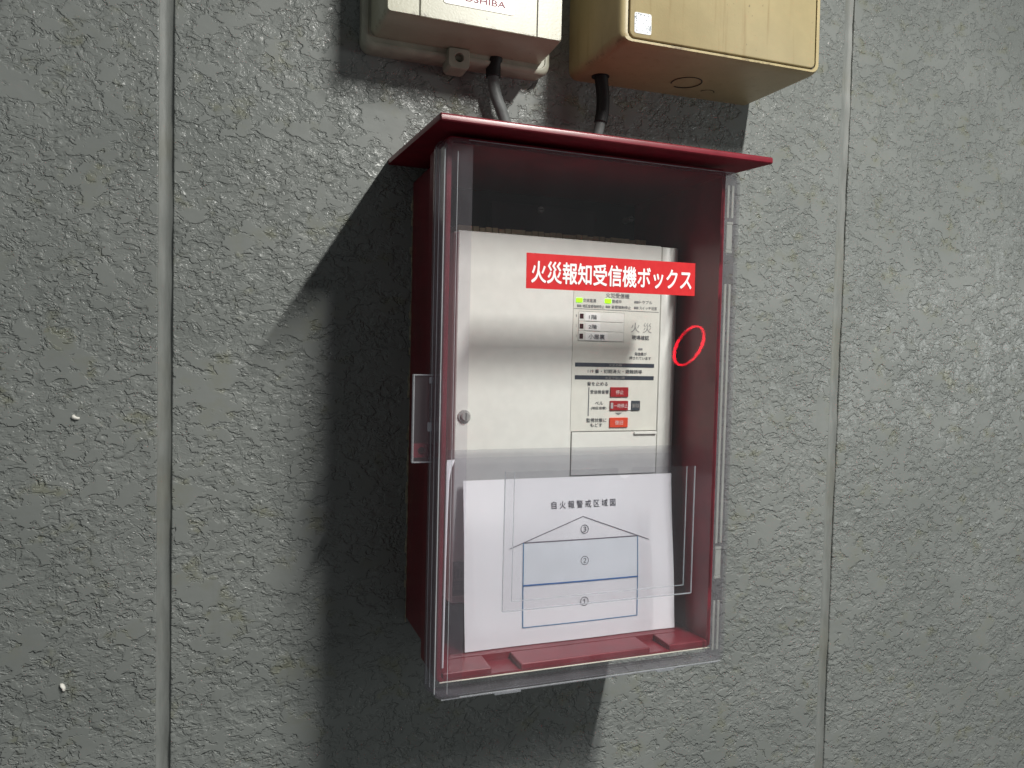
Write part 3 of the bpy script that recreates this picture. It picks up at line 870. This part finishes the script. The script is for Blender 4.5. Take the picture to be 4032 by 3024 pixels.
# ------------------------------------------------------------------ cream switch box, upper left
tb = thing("switch_box", "cream metal switch box with white name plate and holed ear above the roof", "electrical box", (0.278, 0, 0.3765))
TT = 0.66
lofted("base_flange", [(0.0, rrect(0.1530, 0.4040, 0.3780, TT, 0.014, 6)),
                       (-0.024, rrect(0.1515, 0.4055, 0.3765, TT, 0.014, 6)),
                       (-0.029, rrect(0.1530, 0.4040, 0.3780, TT, 0.013, 6)),
                       (-0.0308, rrect(0.1560, 0.4010, 0.3810, TT, 0.011, 6)),
                       (-0.0308, rrect(0.1590, 0.3980, 0.3840, TT, 0.010, 6)),
                       (-0.0290, rrect(0.1600, 0.3970, 0.3850, TT, 0.009, 6))], M['cream_gate'], tb, cap0=True, smooth_angle=50)
lofted("lid", [(-0.0285, rrect(0.1622, 0.3950, 0.3905, TT - 0.008, 0.010, 6)),
               (-0.060, rrect(0.1635, 0.3935, 0.3908, TT - 0.008, 0.009, 6)),
               (-0.1025, rrect(0.1665, 0.3890, 0.3914, TT - 0.009, 0.005, 6)),
               (-0.1058, rrect(0.1688, 0.3875, 0.3932, TT - 0.010, 0.004, 6))], M['toshiba'], tb, cap0=True, smooth_angle=40)
lid_plate = lofted("front_plate", [(-0.1056, rrect(0.2068, 0.3540, 0.3918, TT - 0.0105, 0.0006, 2)),
                                   (-0.1064, rrect(0.2068, 0.3540, 0.3918, TT - 0.0105, 0.0006, 2)),
                                   (-0.1072, rrect(0.2076, 0.3532, 0.3926, TT - 0.0112, 0.0006, 2))], M['toshiba'], tb, cap0=True)
box("seam", 0.3543, 0.3557, -0.1061, -0.1050, 0.3930, TT - 0.012, M['recess'], tb)
box("seam", 0.2058, 0.2066, -0.1061, -0.1050, 0.3930, TT - 0.012, M['recess'], tb)
bx0, bx1, bz0, bz1 = 0.2343, 0.3240, 0.4120, 0.4330
plate("name_plate", (bx0, bx1, bz0, bz1), -0.1080, 0.0008, M['plate'], tb, 0.0035)
text("name_plate_lettering", "TOSHIBA", (0.2492, 0.3122, 0.4186, 0.4262), -0.1083, M['maroon_ink'], tb, 0.016)
# mounting ear at the bottom of the flange
bm = bmesh.new()
ex0, ex1, ez0, ez1, hx, hz, hr = 0.2600, 0.2888, 0.3640, 0.3900, 0.2745, 0.3785, 0.0057
n = 28
outer = []
for i in range(n):
    a = 2 * math.pi * i / n
    c, s = math.cos(a), math.sin(a)
    k = min((ex1 - hx if c > 0 else hx - ex0) / max(abs(c), 1e-6), (ez1 - hz if s > 0 else hz - ez0) / max(abs(s), 1e-6))
    k = min(k, 0.0175)
    outer.append((hx + c * k, hz + s * k))
inner = [(hx + hr * math.cos(2 * math.pi * i / n), hz + hr * math.sin(2 * math.pi * i / n)) for i in range(n)]
def scaled(p, f):
    return [(hx + (x - hx) * f, hz + (z - hz) * f) for x, z in p]
loft(bm, [(-0.012, inner), (-0.012, outer), (-0.0385, outer), (-0.0400, scaled(outer, 0.94)), (-0.0400, scaled(inner, 1.12)), (-0.0392, inner), (-0.012, inner)], False, False)
bmesh.ops.remove_doubles(bm, verts=bm.verts, dist=1e-6)
ear = link("mounting_ear", mesh_from(bm, "mounting_ear"), M['cream_gate'], tb)
bm = bmesh.new()
disc(bm, hx, -0.020, hz, hr - 0.0001, 0.004, 20)
link("ear_hole", mesh_from(bm, "ear_hole"), M['recess'], ear)

# ------------------------------------------------------------------ ochre box, upper right
yb = thing("pull_box", "aged ochre plastic box with a small silvery sticker, above the red roof", "electrical box", (0.7555, 0, 0.3905), rot=(0, math.radians(-0.75), 0))
YT = 0.70
body_loops = [(0.0, rrect(0.4470, 0.7555, 0.3920, YT, 0.013, 6)),
              (-0.138, rrect(0.4462, 0.7560, 0.3900, YT, 0.013, 6)),
              (-0.1465, rrect(0.4485, 0.7545, 0.3915, YT, 0.012, 6)),
              (-0.1500, rrect(0.4515, 0.7525, 0.3930, YT, 0.011, 6)),
              (-0.1500, rrect(0.4577, 0.7478, 0.3958, YT, 0.009, 6)),
              (-0.1470, rrect(0.4577, 0.7478, 0.3958, YT, 0.009, 6))]
lofted("box_body", body_loops, M['yellow'], yb, cap0=True, smooth_angle=50)
lofted("lid_gasket", [(-0.1469, rrect(0.4578, 0.7477, 0.3959, YT - 0.0002, 0.009, 6)), (-0.1474, rrect(0.4578, 0.7477, 0.3959, YT - 0.0002, 0.009, 6))], M['recess'], yb, cap0=True)
lofted("lid", [(-0.1475, rrect(0.4602, 0.7455, 0.3978, YT - 0.002, 0.0075, 6)), (-0.1500, rrect(0.4602, 0.7455, 0.3978, YT - 0.002, 0.0075, 6)),
               (-0.1512, rrect(0.4614, 0.7443, 0.3990, YT - 0.003, 0.0065, 6))], M['yellow'], yb, cap0=True, smooth_angle=50)
stk = plate("sticker", (0.4660, 0.4900, 0.4030, 0.4285), -0.1517, 0.0005, M['foil'], yb, 0.0025)
rnd = random.Random(11)
marks = []
for k in range(40):
    side = rnd.random()
    if side < 0.4:
        x, z = rnd.uniform(0.4668, 0.4695), rnd.uniform(0.404, 0.427)
    elif side < 0.7:
        x, z = rnd.uniform(0.468, 0.488), rnd.uniform(0.4255, 0.4275)
    else:
        x, z = rnd.uniform(0.470, 0.487), rnd.uniform(0.405, 0.424)
    marks.append(seg_poly((x, z), (x + rnd.uniform(-0.0012, 0.0012), z + rnd.uniform(-0.0012, 0.0014)), rnd.uniform(0.0006, 0.0013)))
marks.append([(0.4872, 0.4085), (0.4886, 0.4070), (0.4890, 0.4145), (0.4874, 0.4135)])
poly_plane("sticker_wear", marks, -0.1520, M['foil_ink'], yb)
# knock-out circles moulded into the underside
def ring_flat(name, cx, cy, z, r0, r1, a0, a1, mat, parent, n=30):
    bm = bmesh.new()
    prev = None
    for i in range(n + 1):
        a = math.radians(a0 + (a1 - a0) * i / n)
        q = [bm.verts.new((cx + rr * math.cos(a), cy + rr * math.sin(a), zz)) for rr, zz in ((r0, z), (r0, z - 0.0007), (r1, z - 0.0007), (r1, z))]
        if prev:
            for k in range(4):
                bm.faces.new((prev[k], prev[(k + 1) % 4], q[(k + 1) % 4], q[k]))
        prev = q
    return link(name, mesh_from(bm, name), mat, parent)
ring_flat("knockout", 0.604, -0.056, 0.3909, 0.0205, 0.0222, 150, 470, M['recess'], yb)
ring_flat("knockout", 0.655, -0.030, 0.3917, 0.0105, 0.0116, 190, 340, M['recess'], yb)
ring_flat("conduit_bush", 0.4815, -0.0300, 0.3914, 0.006, 0.0125, 0, 360, M['black'], yb)

# ------------------------------------------------------------------ cables
c1 = thing("grey_cable", "grey cable curving down from the cream switch box to behind the cabinet roof", "cable", (0.34, -0.02, 0.27))
tube("sheath", [(0.3290, -0.024, 0.392), (0.3262, -0.024, 0.372), (0.3272, -0.024, 0.356), (0.3330, -0.023, 0.338), (0.3420, -0.021, 0.320), (0.3500, -0.018, 0.300), (0.357, -0.013, 0.275), (0.360, -0.006, 0.250)],
     0.0078, M['cable'], c1, 14)
tube("entry_sleeve", [(0.3290, -0.024, 0.392), (0.3262, -0.024, 0.378), (0.3264, -0.024, 0.366)], 0.0100, M['black'], c1, 16)
c2 = thing("black_conduit", "black flexible conduit hanging from the ochre box with a grey cable end", "cable", (0.48, -0.03, 0.27))
tube("conduit", [(0.4815, -0.0300, 0.393), (0.4835, -0.0300, 0.380), (0.4862, -0.0300, 0.362), (0.4862, -0.0300, 0.342), (0.4842, -0.0290, 0.325)],
     0.0092, M['black'], c2, 16)
tube("cable_end", [(0.4845, -0.0290, 0.330), (0.4825, -0.0280, 0.316), (0.4790, -0.0250, 0.300), (0.4740, -0.0170, 0.278), (0.472, -0.008, 0.255)], 0.0072, M['cable'], c2, 14)

# ------------------------------------------------------------------ red ring lamp across from the cabinet, mirrored in the door pane
def ring_lamp():
    # mirror of the ray camera -> pane point, about the pane plane y = -0.24
    P = Vector((0.5023, -0.24, 0.0136))
    d = (P - Vector((0, -1, 0))).normalized()
    d.y = -d.y
    c = P + d * 0.75
    t = thing("ring_lamp", "glowing red ring lamp mirrored in the cabinet door", "lamp", c)
    # facing back along d, ellipse seen tilted
    zax = -d
    xax = Vector((0, 0, 1)).cross(zax).normalized()
    yax = zax.cross(xax).normalized()
    ang = math.radians(28)
    bm = bmesh.new()
    N, K = 64, 10
    a_maj, a_min, tr = 0.0450, 0.0240, 0.0021
    rings = []
    for i in range(N):
        th = 2 * math.pi * i / N
        ex, ey = a_min * math.cos(th), a_maj * math.sin(th)
        # the ring is round; it is turned away so that it shows as a narrow ellipse
        depth = math.sqrt(a_maj ** 2 - a_min ** 2) * math.cos(th)
        def w(px, py):
            return xax * (px * math.cos(ang) - py * math.sin(ang)) + yax * (px * math.sin(ang) + py * math.cos(ang))
        ctr = c + w(ex, ey) + zax * depth * 0.9
        rad = (w(ex, ey) + zax * depth * 0.9).normalized()
        tang = (w(-a_min * math.sin(th), a_maj * math.cos(th)) - zax * math.sqrt(a_maj ** 2 - a_min ** 2) * math.sin(th) * 0.9).normalized()
        nb = rad.cross(tang).normalized()
        rings.append([bm.verts.new(ctr + (rad * math.cos(2 * math.pi * k / K) + nb * math.sin(2 * math.pi * k / K)) * tr) for k in range(K)])
    for i in range(N):
        for k in range(K):
            bm.faces.new((rings[i][k], rings[i][(k + 1) % K], rings[(i + 1) % N][(k + 1) % K], rings[(i + 1) % N][k]))
    link("light_ring", mesh_from(bm, "light_ring"), M['ring'], t, smooth=True)
ring_lamp()
